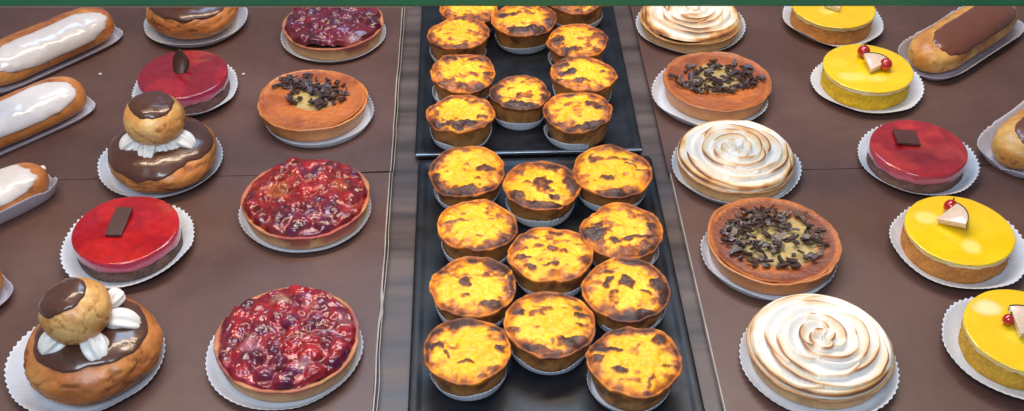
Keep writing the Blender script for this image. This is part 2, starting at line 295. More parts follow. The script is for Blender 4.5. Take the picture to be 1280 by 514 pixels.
# ------------------------------------------------------------------ berry tarts
def berry_tart(label, x, y, r, pap, seed, pal, light, stain, h=1.5):
    y += .36
    t = thing('berry_tart', label, 'fruit tart', x, y, group='glazed berry tarts')
    big_shell(t, r, h-.05, seed, [(.62,.38,.20), (.62,.36,.18), (.52,.24,.10), (.46,.14,.08)], rimw=.4, stain=stain)
    rg = np.random.RandomState(seed)
    pts = []
    tries = 0
    while len(pts) < 40 and tries < 4000:
        tries += 1
        a = rg.rand()*2*PI; q = math.sqrt(rg.rand())*.86*r; px, py = q*math.cos(a), q*math.sin(a)
        if all((px-p[0])**2+(py-p[1])**2 > .98**2 for p in pts): pts.append((px, py, rg.uniform(.62, .90), rg.rand(), rg.uniform(0, .30)))
    rho = np.linspace(.012, .985, 90); Rr, TH = mesh_rt(rho, 230)
    edge = .955+.04*fbm(np.cos(TH)*4, np.sin(TH)*4, seed, seed+3, 3)
    X, Y = Rr*np.cos(TH)*r*edge, Rr*np.sin(TH)*r*edge
    wx, wy = X+.12*fbm(X*1.5, Y*1.5, seed, seed+4, 2), Y+.12*fbm(X*1.5, Y*1.5, seed+9, seed+5, 2)
    Z = h+.06+.42*(1-(Rr/.985)**2.5); base = Z.copy(); B = np.zeros_like(Z); IDX = np.zeros(Z.shape, int)-1; top = base-1
    acc = np.exp(8*base)
    for k, (px, py, rb, s_, dz) in enumerate(pts):
        d2 = (wx-px)**2+((wy-py)*(1+.25*(s_-.5)))**2; m = d2 < rb*rb
        hgt = np.where(m, np.sqrt(np.clip(rb*rb-d2, 0, 1))*.84, 0)*(.65+.6*dz*2)
        nb = base+hgt-.08
        acc = acc+np.where(m, np.exp(8*nb)-np.exp(8*(base-.08)), 0)
        up = nb > top
        top = np.where(up & m, nb, top); IDX = np.where(up & m, k, IDX); B = np.where(up & m, sst(.05, .40, hgt), B)
    Z = np.log(acc)/8
    pool = base+.10+.20*fbm(X*.5, Y*.5, seed+4, seed+90, 2)
    PL = sst(-.10, .06, pool-Z)
    Z = np.logaddexp(Z*14, pool*14)/14
    Z = Z+(.03+.05*(1-PL))*fbm(X*2.4, Y*2.4, seed, seed+6, 3)+.012*fbm(X*8, Y*8, seed, seed+7, 2)
    Z = Z-.28*sst(.93, .985, Rr)
    vals = np.clip(np.array([p[3] for p in pts]+[.5])[IDX]*.55+.32+.55*fbm(X*.45, Y*.45, seed+2, seed+70, 2), 0, 1)
    bc = ramp(vals, [(0, pal[0]), (.35, pal[1]), (.7, pal[2]), (1, pal[3])])
    gap = mixc(pal[1], pal[4], sst(.15, .65, fbm(X*.8, Y*.8, seed+3, seed+8, 3)))
    C = mixc(gap, bc, B)
    C = mixc(C, np.array(pal[2])*np.array((.72,.7,.7)), PL*.7)
    for (a, b_, w, col) in light:
        d = np.hypot(X/r-a, Y/r-b_)/w+.25*fbm(X*1.2, Y*1.2, seed, seed+10, 3)
        C = mixc(C, col, .6*(1-sst(.6, 1.2, d)))
    C = C*(.68+.30*fbm(X*1.5, Y*1.5, seed+5, seed+12, 3))[..., None]
    MB().grid(X, Y, Z, C, cap0=True).build('berry_topping', M['berry'], t)
    paper_case(t, r*.91, pap[2]-.05, .45, 64, pap[0]-x, pap[1]-y, seed, .03, .035, .015)
    return t
PR = [(.10,.006,.02), (.24,.008,.018), (.38,.012,.018), (.17,.012,.05), (.42,.05,.06)]
berry_tart('dark crimson glazed berry tart at the left board\'s back, touching the green rail', -13.54, 94.9, 4.85, (-13.6,95.0,5.0), 11,
           [(.10,.006,.025), (.20,.008,.03), (.26,.010,.03), (.13,.010,.04), (.30,.03,.06)], [(.5,-.8,.2,(.45,.15,.12))], [(-1.0,.35,(.3,.06,.05))])
berry_tart('bright red glazed berry tart with juice stained crust, second berry tart from the front', -13.48, 68.82, 5.0, (-13.57,68.98,5.16), 23,
           [(.16,.008,.02), (.34,.010,.015), (.50,.015,.015), (.14,.012,.05), (.60,.10,.06)], [(-.45,.0,.2,(.66,.20,.05)),(-.3,.35,.16,(.6,.05,.03)),(.55,.1,.14,(.55,.12,.04)),(.1,-.7,.5,(.13,.012,.05))], [(-.9,.55,(.42,.06,.06)),(-1.6,.25,(.30,.03,.04))])
berry_tart('purple and red glazed berry tart nearest the front of the left board', -13.23, 53.9, 4.98, (-13.5,53.97,5.3), 37,
           [(.13,.008,.04), (.27,.010,.03), (.46,.012,.02), (.17,.015,.075), (.55,.08,.13)], [(-.3,.35,.34,(.50,.015,.012)),(.25,-.3,.3,(.5,.012,.01)),(-.42,-.28,.17,(.55,.22,.28)),(.28,.5,.12,(.6,.14,.12)),(-.15,.62,.14,(.62,.40,.30)),(.75,.2,.14,(.5,.2,.22)),(.3,-.62,.12,(.5,.3,.35))], [(3.6,.4,(.2,.05,.08)),(0.2,.4,(.22,.06,.09))])

# ------------------------------------------------------------------ custard tarts with chocolate shavings
def shaving_tart(label, x, y, r, pap, seed, patch, dens, rim, h=1.5, ringdark=0.0):
    y += .25
    t = thing('chocolate_shaving_tart', label, 'custard tart', x, y, group='tarts topped with chocolate shavings')
    big_shell(t, r, h, seed, [(.56,.25,.09), (.56,.23,.07), (.50,.17,.045), rim], rimw=.35, wob=.03, material='glazedc', inner_drop=.25)
    rho = np.linspace(.012, .945, 60); Rr, TH = mesh_rt(rho, 180)
    X, Y = Rr*np.cos(TH)*r, Rr*np.sin(TH)*r
    cx, cy, cr, ck = patch
    d = np.hypot(X/r-cx, (Y/r-cy)*1.0)+.05*fbm(X*.8, Y*.8, seed, seed, 3)
    Z = h-.10+.10*(1-Rr)-.10*(1-sst(cr*.8, cr*1.3, d))+.03*fbm(X*1.2, Y*1.2, seed, seed+1, 3)+.12*sst(.84, .945, Rr)
    orange = mixc((.52,.15,.03), (.34,.08,.02), sst(-.3, .6, fbm(X*.6, Y*.6, seed+2, seed+2, 3)))
    orange = mixc(orange, (.16,.045,.03), ringdark*sst(.55, .80, Rr+.12*fbm(X*.7, Y*.7, seed, seed+5, 3))*(1-sst(.86, .93, Rr)))
    cream = mixc((.50,.36,.13), (.42,.31,.14), sst(-.3, .5, fbm(X*1.2, Y*1.2, seed+5, seed+3, 3)))
    C = mixc(cream, orange, sst(cr*.93, cr*1.12, d))
    MB().grid(X, Y, Z, C, cap0=True).build('custard_filling', M['custard'], t)
    rg = np.random.RandomState(seed+4); mb = MB()
    nmade = 0
    while nmade < dens:
        a = rg.rand()*2*PI; q = math.sqrt(rg.rand())*1.12
        u, v = cx+ck[0]+math.cos(a)*q*ck[2], cy+ck[1]+math.sin(a)*q*ck[3]
        if len(ck) > 5 and rg.rand() < ck[5][4]: u, v = ck[5][0]+math.cos(a)*q*ck[5][2], ck[5][1]+math.sin(a)*q*ck[5][3]
        if math.hypot(u, v) > .93: continue
        skip = False
        for (hx, hy, hr) in ck[4]:
            if math.hypot(u-hx, v-hy) < hr and rg.rand() < .93: skip = True
        if skip: continue
        nmade += 1
        L_ = rg.uniform(.3, 1.0); w = rg.uniform(.14, .42); an = rg.rand()*PI; curl = rg.uniform(.4, 1.7)*rg.choice([-1, 1])
        zz = h+.06+rg.uniform(0, .22); tilt = rg.uniform(-.35, .35)
        K = 5; s_ = np.linspace(-.5, .5, K)
        A = s_*curl; bx = np.sin(A)/curl*L_; bz = (np.cos(A)-1)/curl*L_*rg.uniform(-.6, .6); by = (1-np.cos(A))/curl*L_*.8
        px = u*r+bx*math.cos(an)-by*math.sin(an); py = v*r+bx*math.sin(an)+by*math.cos(an); pz = zz+bz+s_*tilt*L_
        nx, ny = -math.sin(an), math.cos(an)
        XX = np.zeros((K, 4)); YY = XX.copy(); ZZ = XX.copy()
        th_ = .055
        for j, (o1, o2) in enumerate(((-w/2, -th_), (w/2, -th_), (w/2, th_), (-w/2, th_))):
            XX[:, j] = px+nx*o1; YY[:, j] = py+ny*o1; ZZ[:, j] = pz+o2+.4*o1*rg.uniform(-1, 1)
        mb.grid(XX, YY, ZZ, C3(np.array((.045,.020,.016))*rg.uniform(.6, 1.5), XX), cap0=True, cap1=True)
    tagm(mb.build('chocolate_shavings', M['shav'], t, smooth=False), kind='stuff')
    paper_case(t, r*.90, pap[2], .75, 60, pap[0]-x, pap[1]-y, seed, .03, .05, .03)
shaving_tart('orange custard tart with chocolate shavings on the left board, between two berry tarts', -14.29, 82.3, 4.80, (-13.7,81.75,4.75), 51,
             (.02,.10,.40,(.06,.05,.50,.40,[(-.18,.05,.19),(-.06,-.15,.10),(.15,.05,.07)],(-.40,.58,.34,.22,.20))), 125, (.58,.20,.05), ringdark=.2)
shaving_tart('orange custard tart with chocolate shavings, between the two farther meringue tarts', 21.23, 83.9, 4.85, (20.55,83.3,5.05), 52,
             (.02,.08,.46,(.0,.0,.76,.46,[(.08,.18,.17),(.28,-.10,.12),(-.32,.05,.13),(-.12,.4,.08)])), 125, (.36,.12,.04), ringdark=.45)
shaving_tart('caramel brown custard tart heaped with chocolate shavings, between the two nearer meringue tarts', 21.77, 62.7, 5.0, (21.5,62.45,5.0), 53,
             (.03,.03,.60,(-.03,.0,.70,.60,[(-.38,.08,.09),(.02,.2,.09),(.35,.12,.13),(.14,-.1,.10),(.45,-.3,.16),(.0,-.4,.10)])), 175, (.46,.16,.05), ringdark=.8)

# ------------------------------------------------------------------ meringue tarts
def meringue_tart(label, x, y, r, pap, seed, toast, rot, h=1.65):
    y += .3
    t = thing('meringue_tart', label, 'meringue tart', x, y, group='lemon meringue tarts')
    big_shell(t, r, h-.35, seed, [(.66,.44,.22), (.62,.38,.17), (.50,.25,.10), (.55,.30,.13)], rimw=.5, wob=.012)
    rho = np.concatenate([np.linspace(.008, .90, 190), np.linspace(.905, .965, 14)]); Rr, TH = mesh_rt(rho, 300)
    X, Y = Rr*np.cos(TH)*r, Rr*np.sin(TH)*r
    rg = np.random.RandomState(seed)
    rr = Rr*r
    dome = h-.02+.50*(1-(Rr/.955)**2.4)
    Nn = 15; Hh = np.zeros_like(rr)-.02; T = np.zeros_like(rr)
    n1 = fbm(X*.5+7, Y*.5, seed+3, seed+7, 3); n2 = fbm(X*1.6, Y*1.6, seed+3, seed+17, 3)
    wb = .07*fbm(X*.6, Y*.6, seed, seed+2, 2)
    edge0 = np.zeros_like(rr)+r*.955
    for k in range(Nn+1):
        u = k/Nn
        a0 = rot+k*2*PI*.295+rg.uniform(-.15, .15)
        span = (2.35-.55*u)*rg.uniform(.85, 1.15)
        Rk = r*.925*(1-u)**.92+.10
        sl = (.36-.16*u)*rg.uniform(.8, 1.2)
        d = (TH-a0+PI) % (2*PI)-PI
        if k == 0: ed = edge0; vis = 1.0
        else:
            e = np.clip(np.abs(d)/span, 0, 2)
            ed = Rk+sl*d-1.5*e**5+wb
            vis = 1-sst(.70, 1.05, e)
        cov = rr < ed
        dd = ed-rr
        st = sst(-.5, .5, fbm(np.cos(TH+k)*1.1, np.sin(TH+k)*1.1, k*3.7, seed+60, 2))       # how hard the flame caught this stretch
        hgt = .03*k/Nn+.34*np.exp(-(dd/.36)**2)*(.4+.6*vis)-.07*np.exp(-((dd-.62)/.25)**2)
        line = np.exp(-((dd-.03)/(.035+.045*st))**2)*(.10+.85*st)*(.7+.4*toast)
        soft = np.exp(-(dd/(.20+.34*st))**1.5)*(.06+.40*st)*(.40+.75*toast)
        tt = np.clip((line*(.75+.35*toast)+soft), 0, 1)*vis
        Hh = np.where(cov, hgt, Hh); T = np.where(cov, tt, T)
    rimt = sst(.80, .965, Rr+.05*n2)
    T = T*(.45+.75*sst(-.35, .45, fbm(X*.33+3, Y*.33, seed+5, seed+77, 2)))
    T = np.clip(T+rimt*(.14+.30*toast)*sst(-.5, .4, n1+.4*toast)+.10*toast*sst(.0, .6, n1), 0, 1)
    Z = dome+Hh*sst(0, .03, Rr)*(1-.5*sst(.85, .93, Rr))-.22*sst(.91, .965, Rr)+.012*n2
    C = ramp(T, [(0, (.80,.79,.77)), (.12, (.80,.72,.58)), (.36, (.70,.42,.16)), (.62, (.46,.19,.06)), (1, (.17,.06,.025))])
    MB().grid(X, Y, Z, C, cap0=True).build('meringue_swirl', M['mering'], t)
    paper_case(t, r*.90, pap[2], .6, 60, pap[0]-x, pap[1]-y, seed, .03, .05, .02)
meringue_tart('heavily toasted meringue tart at the right board\'s back, cut off by the green rail', 20.62, 94.9, 4.88, (20.77,95.3,5.2), 71, 1.0, 1.0)
meringue_tart('meringue tart with brown ridged swirl, between two tarts with chocolate shavings', 20.88, 73.0, 4.9, (20.92,73.0,5.13), 72, .55, 2.2)
meringue_tart('whitest meringue tart, largest in view, at the front of the right board', 22.65, 52.0, 4.92, (22.49,51.7,5.23), 73, .15, 0.6)

# ------------------------------------------------------------------ small entremets
def disc_stack(t, r, h, seed, base_col, split, topmat, top_col, topname, basename, side_top, cream=False, marks=()):
    n = 160
    def band(z0, z1, rr, cols, nm, mt, wob=.012, closed=True, rag=0, rnd=.14):
        zs = [z0, z0+.05, (z0+z1)/2, z1-.05, z1]
        prof = [(.6, z0), (rr-.06, z0), (rr, z0+.06)]+[(rr, z0+(z1-z0)*q) for q in (.25, .5, .75)]+[(rr-.02, z1-.06), (rr-.1, z1), (.6, z1)]
        P = np.array(prof); pr, pz = [np.repeat(P[:, k:k+1], n, 1) for k in range(2)]; TH = np.repeat(ell(n)[None], len(prof), 0)
        cx, cy = np.cos(TH), np.sin(TH)
        R = pr*(1+wob*fbm(cx*2, cy*2, pz*1.5+seed, seed, 3))+.03*fbm(cx*14, cy*14, pz*5, seed+1, 2)
        Z = pz+rag*fbm(cx*7, cy*7, seed, seed+2, 3)*(pz < (z0+z1)/2)
        C = mixc(cols[0], cols[1], sst(-.4, .5, fbm(cx*5, cy*5, pz*3+seed, seed+6, 4)))
        MB().grid(R*cx, R*cy, Z, C, cap0=True, cap1=True).build(nm, mt, t)
    band(.05, split+.02, r*.975, base_col, basename, M['crumb'], wob=.02)
    z0 = split
    if cream:
        band(split, h-.13, r*.985, [(.90,.72,.44), (.88,.60,.24)], 'cream_layer', M['cream'], rag=.07)
        z0 = h-.17
    # glaze with a rounded shoulder
    hh = h-z0; e = min(.16, hh*.5)
    prof = [(r*.97, z0-.02, 1), (r*.998, z0+.02, 1), (r, z0+hh*.3, 1), (r, h-e, 1)]
    for a in np.linspace(.15, 1, 6): prof.append((r-e+e*math.cos(a*PI/2), h-e+e*math.sin(a*PI/2), 1-a*.5))
    for q in np.linspace(.93, .02, 34): prof.append((r*q, h, 0))
    P = np.array(prof); pr, pz, pk = [np.repeat(P[:, k:k+1], n, 1) for k in range(3)]; TH = np.repeat(ell(n)[None], len(prof), 0)
    cx, cy = np.cos(TH), np.sin(TH)
    R = pr*(1+.010*fbm(cx*1.5, cy*1.5, seed, seed, 3))
    rag = .10*fbm(cx*6, cy*6, seed, seed+2, 3)*(pz < h-e-.01)
    Z = pz+rag+.02*fbm(R*cx*.7, R*cy*.7, seed, seed+5, 2)
    X, Y = R*cx, R*cy
    C = mixc(top_col[0], top_col[1], sst(-.35, .5, fbm(X*.55, Y*.55, seed+pz, seed+9, 4)))
    C = mixc(C, side_top, (1-sst(r*.955, r*.99, R))*0+sst(h-.02, h-e*1.2, pz)*1.0)
    for (a, b_, ra, rb, col, st) in marks:
        d = np.sqrt(((X/r-a)/ra)**2+((Y/r-b_)/rb)**2)+.12*fbm(X*1.2, Y*1.2, seed, seed+10, 3)
        C = mixc(C, col, st*(1-sst(.5, 1.15, d)))
    MB().grid(X, Y, Z, C, cap1=True).build(topname, topmat, t)

def wedge(parent, x, y, z, size, rot, lean, flat=.5, name='fruit_slice'):
    """a fan shaped slice of fruit with its skin along the arc"""
    e = bpy.data.objects  # noqa
    K = 14; a = np.linspace(-.62, .62, K)
    pts = [(0, 0)]+[(math.cos(q)*size, math.sin(q)*size*.95) for q in a]
    mb = MB(); mb.prism(pts, 0, flat, (.68,.52,.40))
    o = mb.build(name, M['fruit'], parent, (x, y, z), bevel=.06, rot=(0, lean, rot))
    sk = MB(); o_ = [(math.cos(q)*(size+.07), math.sin(q)*(size+.07)*.95) for q in a]; i_ = [(math.cos(q)*(size+.005), math.sin(q)*(size+.005)*.95) for q in reversed(a)]
    sk.prism(o_+i_, .0, flat*1.02, (.10,.045,.012))
    sk.build('fruit_skin', M['fruit'], o, smooth=False)
    return o
def currant(parent, x, y, z, r=.42, stem=True):
    th = np.linspace(.05, PI-.05, 16); T, P = np.meshgrid(th, ell(24), indexing='ij')
    mb = MB(); mb.grid(r*np.sin(T)*np.cos(P), r*np.sin(T)*np.sin(P), r*np.cos(T), C3((.5,.02,.02), T), cap0=True, cap1=True, flip=True)
    o = mb.build('red_currant', M['currant'], parent, (x, y, z))
    if stem:
        m2 = MB(); zz = np.linspace(0, .34, 4); Z, P = np.meshgrid(zz, ell(6), indexing='ij'); rr = .04+.03*(zz > .2)
        m2.grid(rr[:, None]*np.cos(P)+.10*Z, rr[:, None]*np.sin(P), Z+r*.93, C3((.12,.06,.02), Z), cap1=True)
        m2.build('stem', M['plaque'], o)
    return o
def plaque(parent, x, y, z, w, l, th, rot, tx=0, ty=0, col=(.07,.030,.022)):
    mb = MB(); n, m = 7, 9
    mb.box(-w/2, w/2, -l/2, l/2, 0, th, col)
    o = mb.build('chocolate_piece', M['plaque'], parent, (x, y, z), smooth=False, bevel=.05, rot=(tx, ty, rot))
    r_ = MB()
    for q in (-.22, .22): r_.box(-w*.30, w*.30, l*q-.03*l, l*q+.03*l, th-.01, th+.025, col)
    return o

# mousses
def mousse(label, x, y, r, pap, seed, cols, side, base, marks=(), h=2.05):
    t = thing('raspberry_mousse_cake', label, 'mousse cake', x, y, group='raspberry mousse cakes')
    disc_stack(t, r, h, seed, base, h*.56, M['jelly'], cols, 'jelly_top', 'sponge_base', side, marks=marks)
    paper_case(t, r*.86, pap[2], .8, 62, pap[0]-x, pap[1]-y, seed, .03, .06, .03)
    return t
t = mousse('dark red mousse cake with an upright chocolate leaf, behind a cream puff', -25.96, 86.2, 3.92, (-25.9,85.9,4.65), 81, [(.22,.006,.018), (.32,.010,.022)], (.40,.03,.10), [(.17,.085,.07), (.10,.05,.045)])
# upright pointed chocolate leaf
mb = MB(); K = 15; s_ = np.linspace(0, 1, K); wv = .72*np.sin(PI*np.clip(s_*.86+.14, 0, 1))**.8
XX = np.stack([-wv, -wv*.5, wv*0, wv*.5, wv], 1); ZZ = np.repeat((s_*2.3)[:, None], 5, 1); YY = .25*(XX/.6)**2+.25*np.sin(ZZ*1.1)
mb.grid(XX, YY, ZZ, C3((.055,.022,.018), XX), wrap=False)
mb.build('chocolate_leaf', M['plaque'], t, (-.3, -.1, 1.95), solid=.16, rot=(math.radians(-24), 0, math.radians(-8)))
t = mousse('bright red mousse cake with a long dark chocolate bar lying on it', -26.38, 65.3, 3.90, (-26.49,65.25,4.86), 82, [(.34,.004,.012), (.46,.010,.012)], (.58,.06,.14), [(.20,.12,.095), (.11,.065,.055)])
plaque(t, -.55, .55, 2.12, 1.25, 3.0, .26, math.radians(-4), tx=math.radians(3))
t = mousse('mottled pinkish red mousse cake with a square of chocolate, on the right board', 35.73, 73.1, 3.85, (35.85,73.1,4.75), 83, [(.36,.014,.022), (.55,.035,.03)], (.55,.09,.13), [(.20,.105,.08), (.13,.065,.052)], marks=[(-.1,-.3,.5,.4,(.24,.012,.02),.6),(.5,-.2,.4,.3,(.62,.06,.05),.5)])
plaque(t, -.75, 1.1, 2.1, 1.9, 2.05, .22, math.radians(-6), tx=math.radians(-3), ty=math.radians(4), col=(.10,.032,.026))

# lemon cakes
def lemon(label, x, y, r, pap, seed, base, marks, h=2.05):
    t = thing('lemon_cake', label, 'lemon cake', x, y, group='round lemon cakes')
    disc_stack(t, r, h, seed, base, h*.765, M['lemon'], [(.88,.56,.004), (.90,.60,.008)], 'lemon_glaze', 'sponge_base', (.86,.70,.10), cream=True, marks=marks)
    paper_case(t, r*.88, pap[2], .75, 60, pap[0]-x, pap[1]-y, seed, .03, .05, .03)
    return t
OR = [(.62,.26,.06), (.50,.19,.045)]
PY = (.86,.78,.22)
t = lemon('yellow lemon cake with orange side at the right board\'s back, cut off by the rail', 34.45, 95.6, 3.92, (34.65,95.5,4.75), 91, OR, [(-.2,-.2,.25,.2,PY,.6)])
wedge(t, .2, -1.2, 2.05, 1.5, 1.9, -.12)
t = lemon('lemon cake with yellow side, a fruit slice and two red currants on top', 34.81, 84.9, 3.92, (34.81,84.5,4.85), 92, [(.74,.46,.02), (.62,.36,.015)], [(-.45,-.35,.35,.2,PY,.6),(-.6,.2,.25,.3,(.86,.70,.05),.5),(.1,-.45,.3,.15,PY,.5)])
w_ = wedge(t, -.1, -1.1, 2.10, 2.1, 1.05, -.25, flat=.5)
currant(t, .0, 1.75, 2.60, .58); currant(t, 1.35, -.45, 2.60, .58, stem=False)
t = lemon('lemon cake with orange side, pale fruit wedge and one red currant, beside the caramel tart', 35.59, 62.95, 3.96, (35.72,62.8,4.95), 93, OR, [(-.52,.35,.24,.2,PY,.8),(.05,-.5,.2,.22,PY,.8),(-.15,.0,.4,.25,(.9,.66,.02),.4)])
wedge(t, -1.5, .65, 2.10, 2.2, -.06, -.30, flat=.5); currant(t, -.1, 2.0, 2.55, .55)
t = lemon('lemon cake with golden side and fruit wedge, at the right board\'s front right corner', 36.5, 52.6, 3.94, (36.35,52.4,5.05), 94, [(.66,.38,.04), (.54,.29,.03)], [(-.45,.55,.30,.22,(.86,.82,.42),.85),(-.05,-.1,.45,.3,(.86,.72,.06),.4)])
wedge(t, -.7, -.9, 2.10, 2.3, 1.0, -.25, flat=.6); currant(t, -1.0, .55, 2.45, .42)

# ------------------------------------------------------------------ choux: cream puffs
def blob(mb, rx, ry, z0, z1, seed, cols, bump=.05, n=120, flat=.55, bulge=.45, creases=0):
    """closed bun: z0 bottom, z1 top; widest at 'bulge' of the height"""
    t = np.linspace(.02, .98, 46); T, TH = np.meshgrid(t*PI, ell(n), indexing='ij')
    s = np.sin(T)**flat; z = -np.cos(T)
    zz = np.where(z < 0, z0+(z+1)*(z1-z0)*bulge, z0+(z1-z0)*bulge+z*(z1-z0)*(1-bulge))
    cx, cy = np.cos(TH), np.sin(TH)
    nz = fbm(cx*s*1.4+seed, cy*s*1.4, z*1.2, seed, 4)
    k = 1+bump*nz
    if creases:
        cr = np.abs(fbm(cx*1.7+seed, cy*1.7, z*1.6, seed+3, 3)); k = k-creases*(1-sst(0, .12, cr))
    R = s*k
    X, Y = R*cx*rx, R*cy*ry; Z = zz+.1*(z1-z0)*bump*4*fbm(cx*s*2, cy*s*2, seed, seed+5, 3)*(z > -.5)
    C = ramp(np.clip(.5+.5*fbm(cx*s*1.3, cy*s*1.3, z*1.3+seed, seed+7, 4)+.12*z, 0, 1), cols)
    if creases: C = mixc(C, np.array(cols[0][1])*.6, .7*(1-sst(0, .10, cr)))
    mb.grid(X, Y, Z, C, cap0=True, cap1=True)
    return rx, ry, z0, z1, flat, bulge, seed, bump
CH = [(0, (.34,.10,.03)), (.4, (.47,.16,.038)), (.7, (.57,.22,.055)), (1, (.64,.30,.085))]
CHP = [(0, (.48,.19,.05)), (.4, (.64,.31,.085)), (.7, (.72,.42,.14)), (1, (.76,.49,.20))]
def drape(rx, ry, z0, z1, reach, seed, off=.14, wob=.16, cxy=(0, 0), flat=.55, bulge=.45, bump=.05, col=(.085,.032,.020), lobes=()):
    """glaze that follows the bun from its top down to a wavy edge"""
    q = np.linspace(.02, 1, 34); Q, TH = np.meshgrid(q, ell(120), indexing='ij')
    w = 1+wob*fbm(np.cos(TH)*1.5+seed, np.sin(TH)*1.5, 0, seed+31, 3)
    for a, b, c in lobes:
        d = (TH-a+PI) % (2*PI)-PI; w = w+c*np.exp(-(d/b)**2)
    T = PI-Q*reach*w                              # polar angle measured as in blob
    s = np.sin(T)**flat; z = -np.cos(T)
    zz = np.where(z < 0, z0+(z+1)*(z1-z0)*bulge, z0+(z1-z0)*bulge+z*(z1-z0)*(1-bulge))
    cx, cy = np.cos(TH), np.sin(TH)
    nz = fbm(cx*s*1.4+seed, cy*s*1.4, z*1.2, seed, 4)
    o = off*np.sqrt(np.clip(1-Q**6, 0, 1))-.04*(Q > .99)
    R = s*(1+bump*nz)
    X = (R*rx+o*s)*cx; Y = (R*ry+o*s)*cy
    Z = zz+o*np.clip(z, .1, 1)+.1*(z1-z0)*bump*4*fbm(cx*s*2, cy*s*2, seed, seed+5, 3)+.03*fbm(X*.9, Y*.9, seed, seed+6, 2)*(1-Q**4)
    mb = MB(); mb.grid(X, Y, Z, C3(col, X), cap0=True, flip=True)
    return mb
def dollop(parent, a, r_in, z, size, seed, drop=.5):
    """piped cream: a ridged lobe that runs outwards from under the small puff"""
    L_ = 26; s = np.linspace(0, 1, L_); S_, P = np.meshgrid(s, ell(48), indexing='ij')
    rad = size*np.sqrt(np.clip(1-np.abs((S_-.5)/.5)**2.6, 0, 1))*(.82+.25*S_)
    rad = rad*(1+.15*np.cos(P*7+S_*1.0)*sst(.1, .5, S_))
    rad = np.maximum(rad, .01)
    dist = r_in-.2+S_*size*2.7; zz = z-drop*S_**1.6*1.35+.12*np.sin(PI*S_)
    lx = dist; ly = rad*np.cos(P); lz = zz+rad*.85*np.sin(P)
    X = lx*math.cos(a)-ly*math.sin(a); Y = lx*math.sin(a)+ly*math.cos(a)
    mb = MB(); mb.grid(X, Y, lz, C3((.84,.83,.80), X), cap0=True, cap1=True)
    return mb.build('cream_dollop', M['cream'], parent)
def cream_puff(label, x, y, pap, seed, R=4.35, H=3.5, puffs=(0, 0, 5.1, 2.35, 1.9), cap=(0, 0), dols=(), reach=1.0, lobes=(), capr=.72, capoff=(0,0), tilt=0):
    t = thing('cream_puff', label, 'cream puff', x, y, group='two tier cream puffs')
    mb = MB(); blob(mb, R, R, .06, H, seed, CH, bump=.05, creases=.03)
    mb.build('choux_bun', M['choux'], t)
    drape(R, R, .06, H, reach, seed, off=.16, lobes=lobes).build('chocolate_glaze', M['choc'], t)
    px, py, pz, pr, ph = puffs
    for a, ri, sz, dr in dols: dollop(t, a, ri, H+.25, sz, seed, dr)
    pf = MB(); blob(pf, pr, pr, -ph, ph, seed+5, CHP, bump=.05, flat=.75, bulge=.5, creases=.035)
    po = pf.build('small_puff', M['choux'], t, (px, py, pz), rot=(capoff[0], capoff[1], 0))
    cp = drape(pr, pr, -ph, ph, capr, seed+5, off=.16, wob=.14, flat=.75, bulge=.5, lobes=())
    cp.build('chocolate_cap', M['choc'], po)
    paper_case(t, R*.92, pap[2], .7, 64, pap[0]-x, pap[1]-y, seed, .03, .05, .02)
    return t
cream_puff('cream puff at the left board\'s back, its top hidden by the green rail', -27.1, 97.9, (-27.06,97.7,4.9), 101, dols=[(-1.6,.6,.6,.5),(0,.6,.6,.5),(1.6,.6,.6,.5),(3.1,.6,.6,.5)], reach=.95)
cream_puff('two tier cream puff in front of the mousse cake with the chocolate leaf', -25.6, 75.0, (-26.0,75.4,4.95), 102, R=4.4, H=3.35, puffs=(.1, -.15, 5.2, 2.4, 1.75),
           dols=[(-1.75,1.1,.78,.6),(-1.1,.9,.70,.55),(-2.75,1.1,.85,.5),(-.35,1.2,.85,.5),(.8,1.0,.6,.4),(2.2,1.0,.6,.4),(-2.25,.9,.7,.5),(-.72,.9,.72,.5)], reach=.98, lobes=[(-1.75,.45,.30),(-.2,.4,.15),(-2.7,.4,.05)], capr=.66, capoff=(.05, .05))
cream_puff('two tier cream puff nearest the front left, white cream bulging on its right', -26.0, 53.5, (-26.7,53.6,5.1), 103, R=4.4, H=3.65, puffs=(-.25, -.1, 5.3, 2.28, 1.8),
           dols=[(-1.05,1.0,.88,.6),(-2.5,1.0,.90,.5),(.22,1.3,.90,.75),(1.0,1.9,.62,-.2),(2.4,1.1,.7,.4)], reach=.74, lobes=[(-2.4,.5,.15),(.2,.5,.1),(-1.2,.3,-.1)], capr=.72, capoff=(.05, -.36))

